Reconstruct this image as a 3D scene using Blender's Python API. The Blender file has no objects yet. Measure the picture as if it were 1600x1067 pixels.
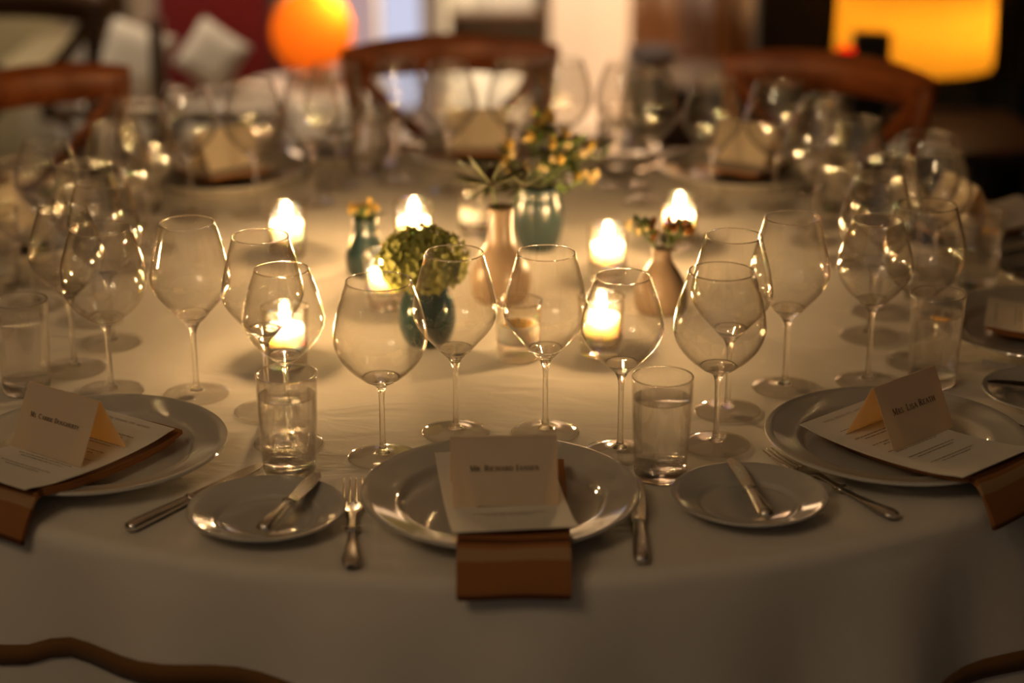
import bpy, bmesh, math, random
from math import sin, cos, pi, radians, sqrt, atan2
from mathutils import Vector, Matrix

random.seed(7)
S = bpy.context.scene
C = S.collection

# ------------------------------------------------------------------ camera
cam_d = bpy.data.cameras.new('camera')
cam = bpy.data.objects.new('camera', cam_d)
C.objects.link(cam)
cam.location = (0.0337, -2.6657, 1.604)
cam.rotation_euler = (radians(90 - 19.3), 0, 0)
cam_d.sensor_width = 36
cam_d.lens = 3045 / 1600 * 36
cam_d.dof.use_dof = True
cam_d.dof.focus_distance = 2.22
cam_d.dof.aperture_fstop = 1.85
cam_d.clip_start = 0.05
S.camera = cam

# ------------------------------------------------------------------ world, exposure
W = bpy.data.worlds.new('world')
S.world = W
W.use_nodes = True
W.node_tree.nodes['Background'].inputs[0].default_value = (1.0, 0.80, 0.62, 1)
W.node_tree.nodes['Background'].inputs[1].default_value = 0.09
S.view_settings.view_transform = 'Standard'
S.view_settings.look = 'None'
S.view_settings.exposure = 0.0
S.view_settings.gamma = 1.0
S.view_settings.use_curve_mapping = False
cy = S.cycles
cy.transparent_max_bounces = 96
cy.max_bounces = 14
cy.transmission_bounces = 10
cy.glossy_bounces = 5
cy.sample_clamp_indirect = 90.0
cy.caustics_reflective = False
cy.caustics_refractive = False
cy.blur_glossy = 0.3

FLAME = 640.0      # emission strength of a candle flame
BULB = 135.0         # emission strength of a chandelier bulb
TOP = 0.75          # height of the table top


# ------------------------------------------------------------------ material helpers
def nt_new(name):
    m = bpy.data.materials.new(name)
    m.use_nodes = True
    m.node_tree.nodes.clear()
    nt = m.node_tree
    out = nt.nodes.new('ShaderNodeOutputMaterial')
    return m, nt, out


def principled(name, col, rough=0.5, metal=0.0, bump=0.0, bscale=200.0, var=0.0, vscale=8.0, col2=None,
               sheen=0.0, sss=0.0, coat=0.0, emit=None, estr=0.0, spec=0.5):
    m, nt, out = nt_new(name)
    p = nt.nodes.new('ShaderNodeBsdfPrincipled')
    nt.links.new(p.outputs[0], out.inputs[0])
    p.inputs['Base Color'].default_value = (*col, 1)
    p.inputs['Roughness'].default_value = rough
    p.inputs['Metallic'].default_value = metal
    p.inputs['Specular IOR Level'].default_value = spec
    p.inputs['Sheen Weight'].default_value = sheen
    p.inputs['Coat Weight'].default_value = coat
    if sss:
        p.inputs['Subsurface Weight'].default_value = sss
        p.inputs['Subsurface Radius'].default_value = (1, .75, .5)
        p.inputs['Subsurface Scale'].default_value = 0.03
    if emit:
        p.inputs['Emission Color'].default_value = (*emit, 1)
        p.inputs['Emission Strength'].default_value = estr
    tc = nt.nodes.new('ShaderNodeTexCoord')
    if bump:
        n = nt.nodes.new('ShaderNodeTexNoise')
        n.inputs['Scale'].default_value = bscale
        n.inputs['Detail'].default_value = 3
        nt.links.new(tc.outputs['Object'], n.inputs['Vector'])
        b = nt.nodes.new('ShaderNodeBump')
        b.inputs['Strength'].default_value = bump
        b.inputs['Distance'].default_value = 0.002
        nt.links.new(n.outputs[0], b.inputs['Height'])
        nt.links.new(b.outputs[0], p.inputs['Normal'])
    if var:
        n = nt.nodes.new('ShaderNodeTexNoise')
        n.inputs['Scale'].default_value = vscale
        n.inputs['Detail'].default_value = 4
        nt.links.new(tc.outputs['Object'], n.inputs['Vector'])
        mx = nt.nodes.new('ShaderNodeMix')
        mx.data_type = 'RGBA'
        c2 = col2 or tuple(c * (1 - var) for c in col)
        mx.inputs[6].default_value = (*col, 1)
        mx.inputs[7].default_value = (*c2, 1)
        nt.links.new(n.outputs[0], mx.inputs[0])
        nt.links.new(mx.outputs[2], p.inputs['Base Color'])
    return m


def wood(name, c1, c2, rough=0.4, scale=(3, 40, 40)):
    m, nt, out = nt_new(name)
    p = nt.nodes.new('ShaderNodeBsdfPrincipled')
    p.inputs['Roughness'].default_value = rough
    tc = nt.nodes.new('ShaderNodeTexCoord')
    mp = nt.nodes.new('ShaderNodeMapping')
    mp.inputs['Scale'].default_value = scale
    n = nt.nodes.new('ShaderNodeTexNoise')
    n.inputs['Scale'].default_value = 1.5
    n.inputs['Detail'].default_value = 5
    r = nt.nodes.new('ShaderNodeValToRGB')
    r.color_ramp.elements[0].position = .3
    r.color_ramp.elements[0].color = (*c1, 1)
    r.color_ramp.elements[1].position = .7
    r.color_ramp.elements[1].color = (*c2, 1)
    L = nt.links.new
    L(tc.outputs['Object'], mp.inputs[0]); L(mp.outputs[0], n.inputs['Vector'])
    L(n.outputs[0], r.inputs[0]); L(r.outputs[0], p.inputs['Base Color']); L(p.outputs[0], out.inputs[0])
    return m


def glass_thin(name, tint=(1, 1, 1), edge=(.62, .58, .52), f0=.045, solid=0.0, ior=1.5, rough=0.0, graze=1.0):
    """thin clear glass: lets light straight through, mirrors more and tints more at grazing angles;
    'solid' mixes in true refraction for thick pieces"""
    m, nt, out = nt_new(name)
    L = nt.links.new
    lw = nt.nodes.new('ShaderNodeLayerWeight')
    lw.inputs[0].default_value = .5
    pw = nt.nodes.new('ShaderNodeMath'); pw.operation = 'POWER'; pw.inputs[1].default_value = 5
    L(lw.outputs['Facing'], pw.inputs[0])
    ma = nt.nodes.new('ShaderNodeMath'); ma.operation = 'MULTIPLY_ADD'
    ma.inputs[1].default_value = (1 - f0) * graze; ma.inputs[2].default_value = f0
    L(pw.outputs[0], ma.inputs[0])
    p3 = nt.nodes.new('ShaderNodeMath'); p3.operation = 'POWER'; p3.inputs[1].default_value = 4
    L(lw.outputs['Facing'], p3.inputs[0])
    mc = nt.nodes.new('ShaderNodeMix'); mc.data_type = 'RGBA'
    mc.inputs[6].default_value = (*tint, 1); mc.inputs[7].default_value = (*edge, 1)
    L(p3.outputs[0], mc.inputs[0])
    tr = nt.nodes.new('ShaderNodeBsdfTransparent'); L(mc.outputs[2], tr.inputs[0])
    gl = nt.nodes.new('ShaderNodeBsdfGlossy'); gl.inputs['Roughness'].default_value = rough
    gl.inputs['Color'].default_value = (1, 1, 1, 1)
    mx = nt.nodes.new('ShaderNodeMixShader')
    L(ma.outputs[0], mx.inputs[0]); L(tr.outputs[0], mx.inputs[1]); L(gl.outputs[0], mx.inputs[2])
    if solid:
        g = nt.nodes.new('ShaderNodeBsdfGlass'); g.inputs['IOR'].default_value = ior
        g.inputs['Roughness'].default_value = rough
        g.inputs['Color'].default_value = (*tint, 1)
        m2 = nt.nodes.new('ShaderNodeMixShader'); m2.inputs[0].default_value = solid
        L(mx.outputs[0], m2.inputs[1]); L(g.outputs[0], m2.inputs[2])
        L(m2.outputs[0], out.inputs[0])
    else:
        L(mx.outputs[0], out.inputs[0])
    return m


def emission(name, col, strength):
    m, nt, out = nt_new(name)
    e = nt.nodes.new('ShaderNodeEmission')
    e.inputs[0].default_value = (*col, 1)
    e.inputs[1].default_value = strength
    nt.links.new(e.outputs[0], out.inputs[0])
    return m


def cloth_mat(name, col, scale=900, bump=.25, wrinkle=.25):
    m, nt, out = nt_new(name)
    L = nt.links.new
    p = nt.nodes.new('ShaderNodeBsdfPrincipled')
    p.inputs['Roughness'].default_value = .85
    p.inputs['Sheen Weight'].default_value = .15
    p.inputs['Specular IOR Level'].default_value = .25
    p.inputs['Base Color'].default_value = (*col, 1)
    tc = nt.nodes.new('ShaderNodeTexCoord')
    n1 = nt.nodes.new('ShaderNodeTexNoise'); n1.inputs['Scale'].default_value = scale; n1.inputs['Detail'].default_value = 2
    n2 = nt.nodes.new('ShaderNodeTexNoise'); n2.inputs['Scale'].default_value = 7; n2.inputs['Detail'].default_value = 6
    n2.inputs['Distortion'].default_value = 1.2
    mp = nt.nodes.new('ShaderNodeMapping'); mp.inputs['Scale'].default_value = (1, 2.2, 1)
    L(tc.outputs['Object'], n1.inputs['Vector']); L(tc.outputs['Object'], mp.inputs[0]); L(mp.outputs[0], n2.inputs['Vector'])
    b1 = nt.nodes.new('ShaderNodeBump'); b1.inputs['Strength'].default_value = bump; b1.inputs['Distance'].default_value = .0006
    b2 = nt.nodes.new('ShaderNodeBump'); b2.inputs['Strength'].default_value = wrinkle; b2.inputs['Distance'].default_value = .006
    L(n2.outputs[0], b2.inputs['Height']); L(n1.outputs[0], b1.inputs['Height'])
    L(b2.outputs[0], b1.inputs['Normal']); L(b1.outputs[0], p.inputs['Normal'])
    L(p.outputs[0], out.inputs[0])
    return m


def stripe_mat(name, base, band, dark):
    """napkin: woven light band, darker bands at the fold and end, read from the UV along the length in metres"""
    m, nt, out = nt_new(name)
    L = nt.links.new
    p = nt.nodes.new('ShaderNodeBsdfPrincipled')
    p.inputs['Roughness'].default_value = .9
    p.inputs['Specular IOR Level'].default_value = .2
    uv = nt.nodes.new('ShaderNodeUVMap'); uv.uv_map = 'UVMap'
    sx = nt.nodes.new('ShaderNodeSeparateXYZ'); L(uv.outputs[0], sx.inputs[0])
    r = nt.nodes.new('ShaderNodeValToRGB')
    r.color_ramp.interpolation = 'CONSTANT'
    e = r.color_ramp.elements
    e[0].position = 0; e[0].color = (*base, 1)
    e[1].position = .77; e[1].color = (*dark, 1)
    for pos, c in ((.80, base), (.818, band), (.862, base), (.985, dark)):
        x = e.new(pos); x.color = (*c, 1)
    L(sx.outputs[0], r.inputs[0])
    n = nt.nodes.new('ShaderNodeTexNoise'); n.inputs['Scale'].default_value = 900
    tc = nt.nodes.new('ShaderNodeTexCoord'); L(tc.outputs['Object'], n.inputs['Vector'])
    mx = nt.nodes.new('ShaderNodeMix'); mx.data_type = 'RGBA'; mx.blend_type = 'MULTIPLY'; mx.inputs[0].default_value = .35
    L(r.outputs[0], mx.inputs[6]); L(n.outputs[0], mx.inputs[7]); L(mx.outputs[2], p.inputs['Base Color'])
    b = nt.nodes.new('ShaderNodeBump'); b.inputs['Strength'].default_value = .4; b.inputs['Distance'].default_value = .0006
    L(n.outputs[0], b.inputs['Height']); L(b.outputs[0], p.inputs['Normal'])
    L(p.outputs[0], out.inputs[0])
    return m


M = {}
M['cloth'] = cloth_mat('table_linen', (.72, .66, .58), wrinkle=.4)
M['trim'] = cloth_mat('brown_tape', (.17, .075, .02), 600, .3, 0)
M['cloth2'] = cloth_mat('cream_linen', (.75, .68, .57), 300, .1, .1)
M['bowl'] = glass_thin('bowl_glass', (.985, .98, .97), (.50, .44, .36), .075)
M['stem'] = glass_thin('stem_glass', (.98, .97, .95), (.5, .44, .36), .06, solid=.7)
M['foot'] = glass_thin('foot_glass', (.99, .985, .98), (.92, .90, .87), .12, solid=.12, graze=.5)
M['foot_under'] = glass_thin('foot_underside_glass', (.99, .985, .98), (.97, .96, .94), .0, graze=.05)
M['rim'] = glass_thin('rim_glass', (.93, .91, .87), (.45, .4, .33), .14, solid=.5)
M['tumbler'] = glass_thin('tumbler_glass', (.99, .985, .98), (.7, .66, .6), .07)
M['tumbler_base'] = glass_thin('tumbler_base_glass', (.98, .975, .965), (.75, .71, .65), .07, solid=.5)
M['water'] = glass_thin('water', (.985, .985, .98), (.85, .83, .8), .03, solid=.4, ior=1.33)
M['votive'] = glass_thin('votive_glass', (.98, .97, .95), (.7, .65, .58), .05)
M['votive_base'] = glass_thin('votive_base_glass', (.97, .95, .92), (.7, .65, .58), .05, solid=.4)
M['china'] = principled('white_china', (.56, .53, .47), .08, coat=.6, var=.06, vscale=30)
M['silver'] = principled('silver', (.72, .68, .62), .22, 1.0, bump=.05, bscale=400)
M['paper'] = principled('card_stock', (.80, .75, .66), .75, bump=.1, bscale=900, var=.05, vscale=60)
def translucent(m, col, w):
    nt = m.node_tree
    out = next(n for n in nt.nodes if n.type == 'OUTPUT_MATERIAL')
    src = out.inputs[0].links[0].from_socket
    t = nt.nodes.new('ShaderNodeBsdfTranslucent'); t.inputs[0].default_value = (*col, 1)
    mx = nt.nodes.new('ShaderNodeMixShader'); mx.inputs[0].default_value = w
    nt.links.new(src, mx.inputs[1]); nt.links.new(t.outputs[0], mx.inputs[2]); nt.links.new(mx.outputs[0], out.inputs[0])
    return m


M['card'] = translucent(principled('place_card_stock', (.80, .73, .58), .75, bump=.1, bscale=900, var=.05, vscale=60), (.95, .70, .30), .36)
M['ink'] = principled('ink', (.055, .035, .02), .8)
M['ink_soft'] = principled('soft_ink', (.20, .14, .085), .8)
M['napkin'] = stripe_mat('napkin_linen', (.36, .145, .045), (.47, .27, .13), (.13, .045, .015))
M['wax'] = principled('white_wax', (.98, .94, .87), .45, sss=1.0)
M['wax_amber'] = principled('amber_wax', (.85, .42, .06), .25, sss=.6)
M['wick'] = principled('burnt_wick', (.02, .015, .01), .9)
M['flame'] = emission('flame', (1.0, .62, .27), FLAME)
M['teal'] = principled('teal_glaze', (.035, .085, .088), .13, coat=.6, var=.35, vscale=40)
M['teal_mid'] = principled('teal_matte_glaze', (.022, .045, .046), .28, coat=.4, var=.25, vscale=40)
M['stoneware'] = principled('beige_stoneware', (.34, .235, .15), .42, coat=.25, var=.2, vscale=50)
M['hydrangea'] = principled('hydrangea_petal', (.55, .53, .15), .65, sss=.0, var=.4, vscale=60, col2=(.36, .38, .075))
M['leaf'] = principled('leaf_green', (.10, .15, .035), .55, var=.4, vscale=60)
M['stemgreen'] = principled('flower_stem', (.12, .16, .04), .6)
M['thistle'] = principled('thistle_bract', (.27, .26, .13), .6, var=.4, vscale=80, col2=(.13, .15, .07))
M['thistle_head'] = principled('thistle_head', (.07, .035, .02), .8, bump=.8, bscale=500)
M['yellow'] = principled('yellow_petal', (.72, .48, .10), .6, var=.3, vscale=60)
M['cream_petal'] = principled('cream_petal', (.78, .62, .30), .6)
M['orange_bud'] = principled('orange_bud', (.42, .17, .04), .6, var=.3, vscale=60)
M['chairwood'] = wood('cherry_wood', (.25, .060, .012), (.42, .115, .024), .38)
M['darkwood'] = wood('dark_wood', (.030, .014, .007), (.065, .03, .013), .4)
M['rush'] = principled('rush_seat', (.38, .24, .10), .9, bump=.6, bscale=120)
M['floor'] = wood('floor_wood', (.05, .026, .012), (.10, .05, .022), .35, (1.2, 14, 1))
M['wall_cream'] = principled('cream_paint', (.46, .345, .245), .85, bump=.05, bscale=60)
M['wall_dark'] = principled('dark_paint', (.020, .018, .012), .8)
M['wall_olive'] = principled('olive_paint', (.16, .13, .08), .85)
M['ceiling'] = principled('ceiling_paint', (.55, .50, .44), .9)
M['brass'] = principled('brass', (.55, .38, .16), .3, 1.0)


# ------------------------------------------------------------------ object helpers
def link(name, data, parent=None, loc=(0, 0, 0), rot=(0, 0, 0)):
    o = bpy.data.objects.new(name, data)
    C.objects.link(o)
    o.location = loc
    o.rotation_euler = rot
    if parent is not None:
        o.parent = parent
    return o


def part(name, mesh, parent, loc=(0, 0, 0), rot=(0, 0, 0), label=None, kind=None):
    o = link(name, mesh, parent, loc, rot)
    if label: o['label'] = label
    if kind: o['kind'] = kind
    return o


def tag(o, label, cat, group=None):
    o['label'] = label
    o['category'] = cat
    if group: o['group'] = group
    return o


def thing(name, label, cat, loc=(0, 0, 0), rz=0.0, group=None, mesh=None, rot=None):
    o = link(name, mesh, None, loc, rot or (0, 0, rz))
    return tag(o, label, cat, group)


def structure(name, mesh, loc=(0, 0, 0), rot=(0, 0, 0), parent=None, label=None):
    o = link(name, mesh, parent, loc, rot)
    if parent is None: o['kind'] = 'structure'
    if label: o['label'] = label
    return o


def to_mesh(name, bm, mat, smooth=True, angle=None):
    me = bpy.data.meshes.new(name)
    bmesh.ops.recalc_face_normals(bm, faces=bm.faces)
    bm.to_mesh(me)
    bm.free()
    mats = mat if isinstance(mat, (list, tuple)) else [mat]
    for m in mats: me.materials.append(m)
    if smooth:
        for p in me.polygons: p.use_smooth = True
        if angle is not None:
            me.set_sharp_from_angle(angle=radians(angle))
    return me


def catmull(pts, n=4):
    out = []
    P = [pts[0]] + list(pts) + [pts[-1]]
    for i in range(1, len(P) - 2):
        p0, p1, p2, p3 = (Vector(q) for q in P[i - 1:i + 3])
        for k in range(n):
            t = k / n
            out.append(tuple(0.5 * ((2 * p1) + (-p0 + p2) * t + (2 * p0 - 5 * p1 + 4 * p2 - p3) * t * t
                                    + (-p0 + 3 * p1 - 3 * p2 + p3) * t ** 3)))
    out.append(tuple(pts[-1]))
    return out


def add_lathe(bm, prof, segs=32, closed=False, M4=None):
    rings = []
    for r, z in prof:
        if r < 1e-6:
            rings.append([bm.verts.new((0, 0, z))])
        else:
            rings.append([bm.verts.new((r * cos(2 * pi * k / segs), r * sin(2 * pi * k / segs), z)) for k in range(segs)])
    pairs = list(zip(rings, rings[1:]))
    if closed: pairs.append((rings[-1], rings[0]))
    for a, b in pairs:
        for k in range(segs):
            j = (k + 1) % segs
            if len(a) == 1 and len(b) == 1: continue
            if len(a) == 1: bm.faces.new((a[0], b[k], b[j]))
            elif len(b) == 1: bm.faces.new((a[k], b[0], a[j]))
            else: bm.faces.new((a[k], b[k], b[j], a[j]))
    if M4 is not None:
        bmesh.ops.transform(bm, matrix=M4, verts=[v for r in rings for v in r])


def lathe(name, prof, mat, segs=32, closed=False, angle=None):
    bm = bmesh.new()
    add_lathe(bm, prof, segs, closed)
    return to_mesh(name, bm, mat, True, angle)


def shell(outer, t):
    """closed wall: outer profile bottom-to-top then inner one back down"""
    inner = []
    n = len(outer)
    for i, (r, z) in enumerate(outer):
        a = Vector(outer[max(0, i - 1)]); b = Vector(outer[min(n - 1, i + 1)])
        d = (b - a).normalized()
        inner.append((max(r - d.y * t, .0005), z + d.x * t))
    return list(outer) + [((outer[-1][0] + inner[-1][0]) / 2, outer[-1][1] + t * .4)] + inner[::-1]


def add_box(bm, c, s, M4=None):
    vs = [bm.verts.new((c[0] + s[0] * x / 2, c[1] + s[1] * y / 2, c[2] + s[2] * z / 2))
          for x in (-1, 1) for y in (-1, 1) for z in (-1, 1)]
    for f in ((0, 1, 3, 2), (4, 6, 7, 5), (0, 4, 5, 1), (2, 3, 7, 6), (0, 2, 6, 4), (1, 5, 7, 3)):
        bm.faces.new([vs[i] for i in f])
    if M4 is not None: bmesh.ops.transform(bm, matrix=M4, verts=vs)
    return vs


def box(name, c, s, mat, bevel=0.0):
    bm = bmesh.new()
    add_box(bm, c, s)
    if bevel:
        bmesh.ops.bevel(bm, geom=list(bm.edges), offset=bevel, segments=2, affect='EDGES', profile=.5)
    return to_mesh(name, bm, mat, bool(bevel), 40 if bevel else None)


def add_tube(bm, pts, rad, segs=10, flat=1.0, side=None):
    """tube along points; rad is a number or a list; flat squeezes the second axis"""
    pts = [Vector(p) for p in pts]
    n = len(pts)
    rings = []
    prev = None
    for i, p in enumerate(pts):
        d = (pts[min(n - 1, i + 1)] - pts[max(0, i - 1)]).normalized()
        if prev is None:
            ref = Vector(side) if side is not None else (Vector((0, 0, 1)) if abs(d.z) < .9 else Vector((1, 0, 0)))
        else:
            ref = prev
        u = (ref - d * ref.dot(d)).normalized()
        v = d.cross(u)
        prev = u
        r = rad[i] if isinstance(rad, (list, tuple)) else rad
        fl = flat[i] if isinstance(flat, (list, tuple)) else flat
        rings.append([bm.verts.new(p + u * (r * cos(2 * pi * k / segs)) + v * (r * fl * sin(2 * pi * k / segs))) for k in range(segs)])
    for a, b in zip(rings, rings[1:]):
        for k in range(segs):
            j = (k + 1) % segs
            bm.faces.new((a[k], a[j], b[j], b[k]))
    bm.faces.new(rings[0][::-1])
    bm.faces.new(rings[-1])


def tube(name, pts, rad, mat, segs=10, flat=1.0, side=None):
    bm = bmesh.new()
    add_tube(bm, pts, rad, segs, flat, side)
    return to_mesh(name, bm, mat, True, 60)


def sheet(name, path, x0, x1, t, mat, nx=6, uv=False, xf=None):
    """a sheet of cloth or paper: path of (y, z) swept along x, thickness t below the path"""
    bm = bmesh.new()
    L = bm.loops.layers.uv.new('UVMap') if uv else None
    n = len(path)
    nor = []
    dist = [0.0]
    for i in range(n):
        a = Vector(path[max(0, i - 1)]); b = Vector(path[min(n - 1, i + 1)])
        d = (b - a).normalized()
        nn = Vector((-d.y, d.x))
        if nn.y < -1e-6 or (abs(nn.y) < 1e-6 and nn.x > 0): pass
        nor.append(nn)
        if i: dist.append(dist[-1] + (Vector(path[i]) - Vector(path[i - 1])).length)
    tot = dist[-1]
    top, bot = [], []
    for i, (y, z) in enumerate(path):
        rt, rb = [], []
        for k in range(nx + 1):
            x = x0 + (x1 - x0) * k / nx
            dy, dz = xf(x, i / (n - 1)) if xf else (0, 0)
            rt.append(bm.verts.new((x, y + dy, z + dz)))
            rb.append(bm.verts.new((x, y + dy + nor[i].x * t, z + dz + nor[i].y * t)))
        top.append(rt); bot.append(rb)

    def face(vs, us):
        f = bm.faces.new(vs)
        if L:
            for lp, u in zip(f.loops, us): lp[L].uv = (u, 0)
    for i in range(n - 1):
        u0, u1 = dist[i] / tot, dist[i + 1] / tot
        for k in range(nx):
            face((top[i][k], top[i][k + 1], top[i + 1][k + 1], top[i + 1][k]), (u0, u0, u1, u1))
            face((bot[i][k], bot[i + 1][k], bot[i + 1][k + 1], bot[i][k + 1]), (u0, u1, u1, u0))
        face((top[i][0], top[i + 1][0], bot[i + 1][0], bot[i][0]), (u0, u1, u1, u0))
        face((top[i][nx], bot[i][nx], bot[i + 1][nx], top[i + 1][nx]), (u0, u0, u1, u1))
    for k in range(nx):
        face((top[0][k], bot[0][k], bot[0][k + 1], top[0][k + 1]), (0, 0, 0, 0))
        face((top[-1][k], top[-1][k + 1], bot[-1][k + 1], bot[-1][k]), (1, 1, 1, 1))
    return to_mesh(name, bm, mat, True, 40)


# ================================================================== THE ROOM
# the dining table stands at the origin, guests' places every 36 degrees round it
YB = 3.95                                    # back wall
structure('floor', box('floor', (0, .5, -.03), (9, 9, .06), M['floor']))
structure('ceiling', box('ceiling', (0, .5, 2.93), (9, 9, .06), M['ceiling']))
structure('wall_back', box('wall_back', (0, YB + .06, 1.45), (9, .12, 2.9), M['wall_cream']))
structure('wall_left', box('wall_left', (-3.4, .5, 1.45), (.12, 9, 2.9), M['wall_olive']))
structure('wall_right', box('wall_right', (2.55, .5, 1.45), (.12, 9, 2.9), M['wall_dark']))
structure('wall_alcove', box('wall_alcove', (1.62, 2.80, 1.45), (1.80, .12, 2.9), M['wall_dark']))
structure('baseboard_back', box('baseboard_back', (0, YB - .01, .06), (5, .02, .12), M['wall_cream'], .004))


# ================================================================== TABLECLOTH
def tablecloth():
    bm = bmesh.new()
    N = 240
    R = .938
    prof = []                               # (r, z, drop amount 0..1)
    for r in [0.0, .1, .2, .3, .4, .5, .6, .7, .78, .84, .88, .905, .92]:
        prof.append((r, 0.0, 0))
    for a in (15, 30, 50, 70, 90):
        prof.append((.92 + .018 * sin(radians(a)), -.018 * (1 - cos(radians(a))), .0))
    for z in (-.03, -.05, -.075, -.10, -.13, -.16, -.19, -.22, -.24):
        prof.append((R, z, min(1, (-z - .018) / .5)))
    rnd = random.Random(3)
    folds = [(rnd.uniform(10, 34), rnd.uniform(0, 6.28), rnd.uniform(.2, 1)) for _ in range(5)]

    def fold(th):
        return sum(w * sin(k_int * th + ph) for k_int, ph, w in [(int(k), p, w) for k, p, w in folds]) / 3
    rings = []
    for r, z, d in prof:
        if r == 0:
            rings.append([bm.verts.new((0, 0, z))]); continue
        ring = []
        for k in range(N):
            th = 2 * pi * k / N
            rr = r + (d ** .75) * (.055 + .11 * fold(th)) if d else r
            zz = z
            if r > .88: zz = z - .0015 * (fold(th) + 1) * (r - .88) / .06 if z > -.02 else z
            ring.append(bm.verts.new((rr * cos(th), rr * sin(th), zz)))
        rings.append(ring)
    for a, b in zip(rings, rings[1:]):
        for k in range(N):
            j = (k + 1) % N
            if len(a) == 1: bm.faces.new((a[0], b[k], b[j]))
            else: bm.faces.new((a[k], b[k], b[j], a[j]))
    me = to_mesh('tablecloth', bm, M['cloth'], True)
    o = thing('tablecloth', 'long off-white cloth on the round dinner table, brown tape band below its edge', 'tablecloth', (0, 0, TOP), mesh=me)
    KEYS = [(-180, -.15), (-126, -.152), (-121, -.143), (-117, -.124), (-112, -.121), (-106, -.119), (-98, -.128), (-88, -.15), (-72, -.178), (-62, -.184), (-52, -.176), (0, -.14), (90, -.15), (180, -.15)]

    def band_z(th):
        a = math.degrees(th)
        if a > 180: a -= 360
        for (a0, z0), (a1, z1) in zip(KEYS, KEYS[1:]):
            if a0 <= a <= a1:
                t = (a - a0) / (a1 - a0)
                t = t * t * (3 - 2 * t)
                return z0 + (z1 - z0) * t
        return -.15
    # the brown tape sewn round the fall of the cloth
    bm = bmesh.new()
    rows = []
    for z in (.011, -.011):
        row = []
        for k in range(N):
            th = 2 * pi * k / N
            zz = z + band_z(th)
            d = (-zz - .018) / .5
            rr = R + (d ** .75) * (.055 + .11 * fold(th)) + .0025
            row.append((th, rr, zz))
        rows.append(row)
    V = [[bm.verts.new((r * cos(t), r * sin(t), z)) for t, r, z in row] for row in rows]
    V2 = [[bm.verts.new(((r + .0015) * cos(t), (r + .0015) * sin(t), z)) for t, r, z in row] for row in rows]
    for k in range(N):
        j = (k + 1) % N
        bm.faces.new((V2[0][k], V2[1][k], V2[1][j], V2[0][j]))
        bm.faces.new((V[0][k], V[0][j], V[1][j], V[1][k]))
        bm.faces.new((V[0][k], V2[0][k], V2[0][j], V[0][j]))
        bm.faces.new((V[1][k], V[1][j], V2[1][j], V2[1][k]))
    part('tape_trim', to_mesh('tape_trim', bm, M['trim'], True), o, label='brown tape sewn round the cloth')


tablecloth()
tb = thing('dinner_table', 'round pedestal dinner table under the off-white cloth', 'table')
part('table_top', lathe('table_top', [(0, .715), (.90, .715), (.915, .72), (.917, .735), (.905, .744), (0, .744)], M['darkwood'], 64, False, 40), tb)
part('pedestal', lathe('pedestal', catmull([(0, .0), (.30, .0), (.32, .03), (.20, .07), (.08, .14), (.07, .40), (.10, .62), (.22, .70), (.24, .715)], 3) + [(0, .715)], M['darkwood'], 36, False, 40), tb)

# ================================================================== PLACE SETTINGS
A0 = -88.4
WHERE = {0: 'the Mr. card setting', 1: 'the Mrs. card setting', 9: 'the Ms. card setting',
         2: 'the setting after the Mrs. card', 3: 'second setting after the Mrs. card',
         4: 'the setting by the amber-lamp chair', 5: 'the setting by the cream-wall chair',
         6: 'the setting by the settee-side chair', 7: 'second setting after the Ms. card',
         8: 'the setting after the Ms. card'}


def polar(k, da, r):
    a = radians(A0 + 36 * k + da)
    return r * cos(a), r * sin(a)


def rot_of(k):
    return radians(A0 + 36 * k + 90)


# ---- meshes of the tableware -------------------------------------------------
plate_prof = ([(0, .0035), (.088, .0035), (.090, .0), (.095, .0), (.098, .0045)]
              + catmull([(.104, .0065), (.112, .0105), (.125, .0145), (.138, .0185), (.1465, .0215)], 3)
              + [(.1485, .0235), (.1475, .0255), (.1455, .0258)]
              + catmull([(.138, .0236), (.125, .0206), (.1140, .0184), (.1095, .0165), (.1060, .0110), (.102, .0068), (.094, .0058)], 3)
              + [(.06, .0056), (0, .0056)])
ME_plate = lathe('dinner_plate', plate_prof, M['china'], 72, False, 50)
bread_prof = ([(0, .0025), (.046, .0025), (.048, 0), (.052, 0), (.054, .003)]
              + catmull([(.058, .0045), (.066, .0085), (.075, .0125), (.0815, .0155)], 3)
              + [(.0835, .0172), (.083, .0188), (.0815, .019)]
              + catmull([(.075, .0160), (.064, .0118), (.056, .0088), (.053, .0062), (.050, .0044)], 3)
              + [(.047, .0052), (.045, .0042), (.03, .0040), (0, .0040)])
ME_bread = lathe('bread_plate', bread_prof, M['china'], 56, False, 50)

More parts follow.
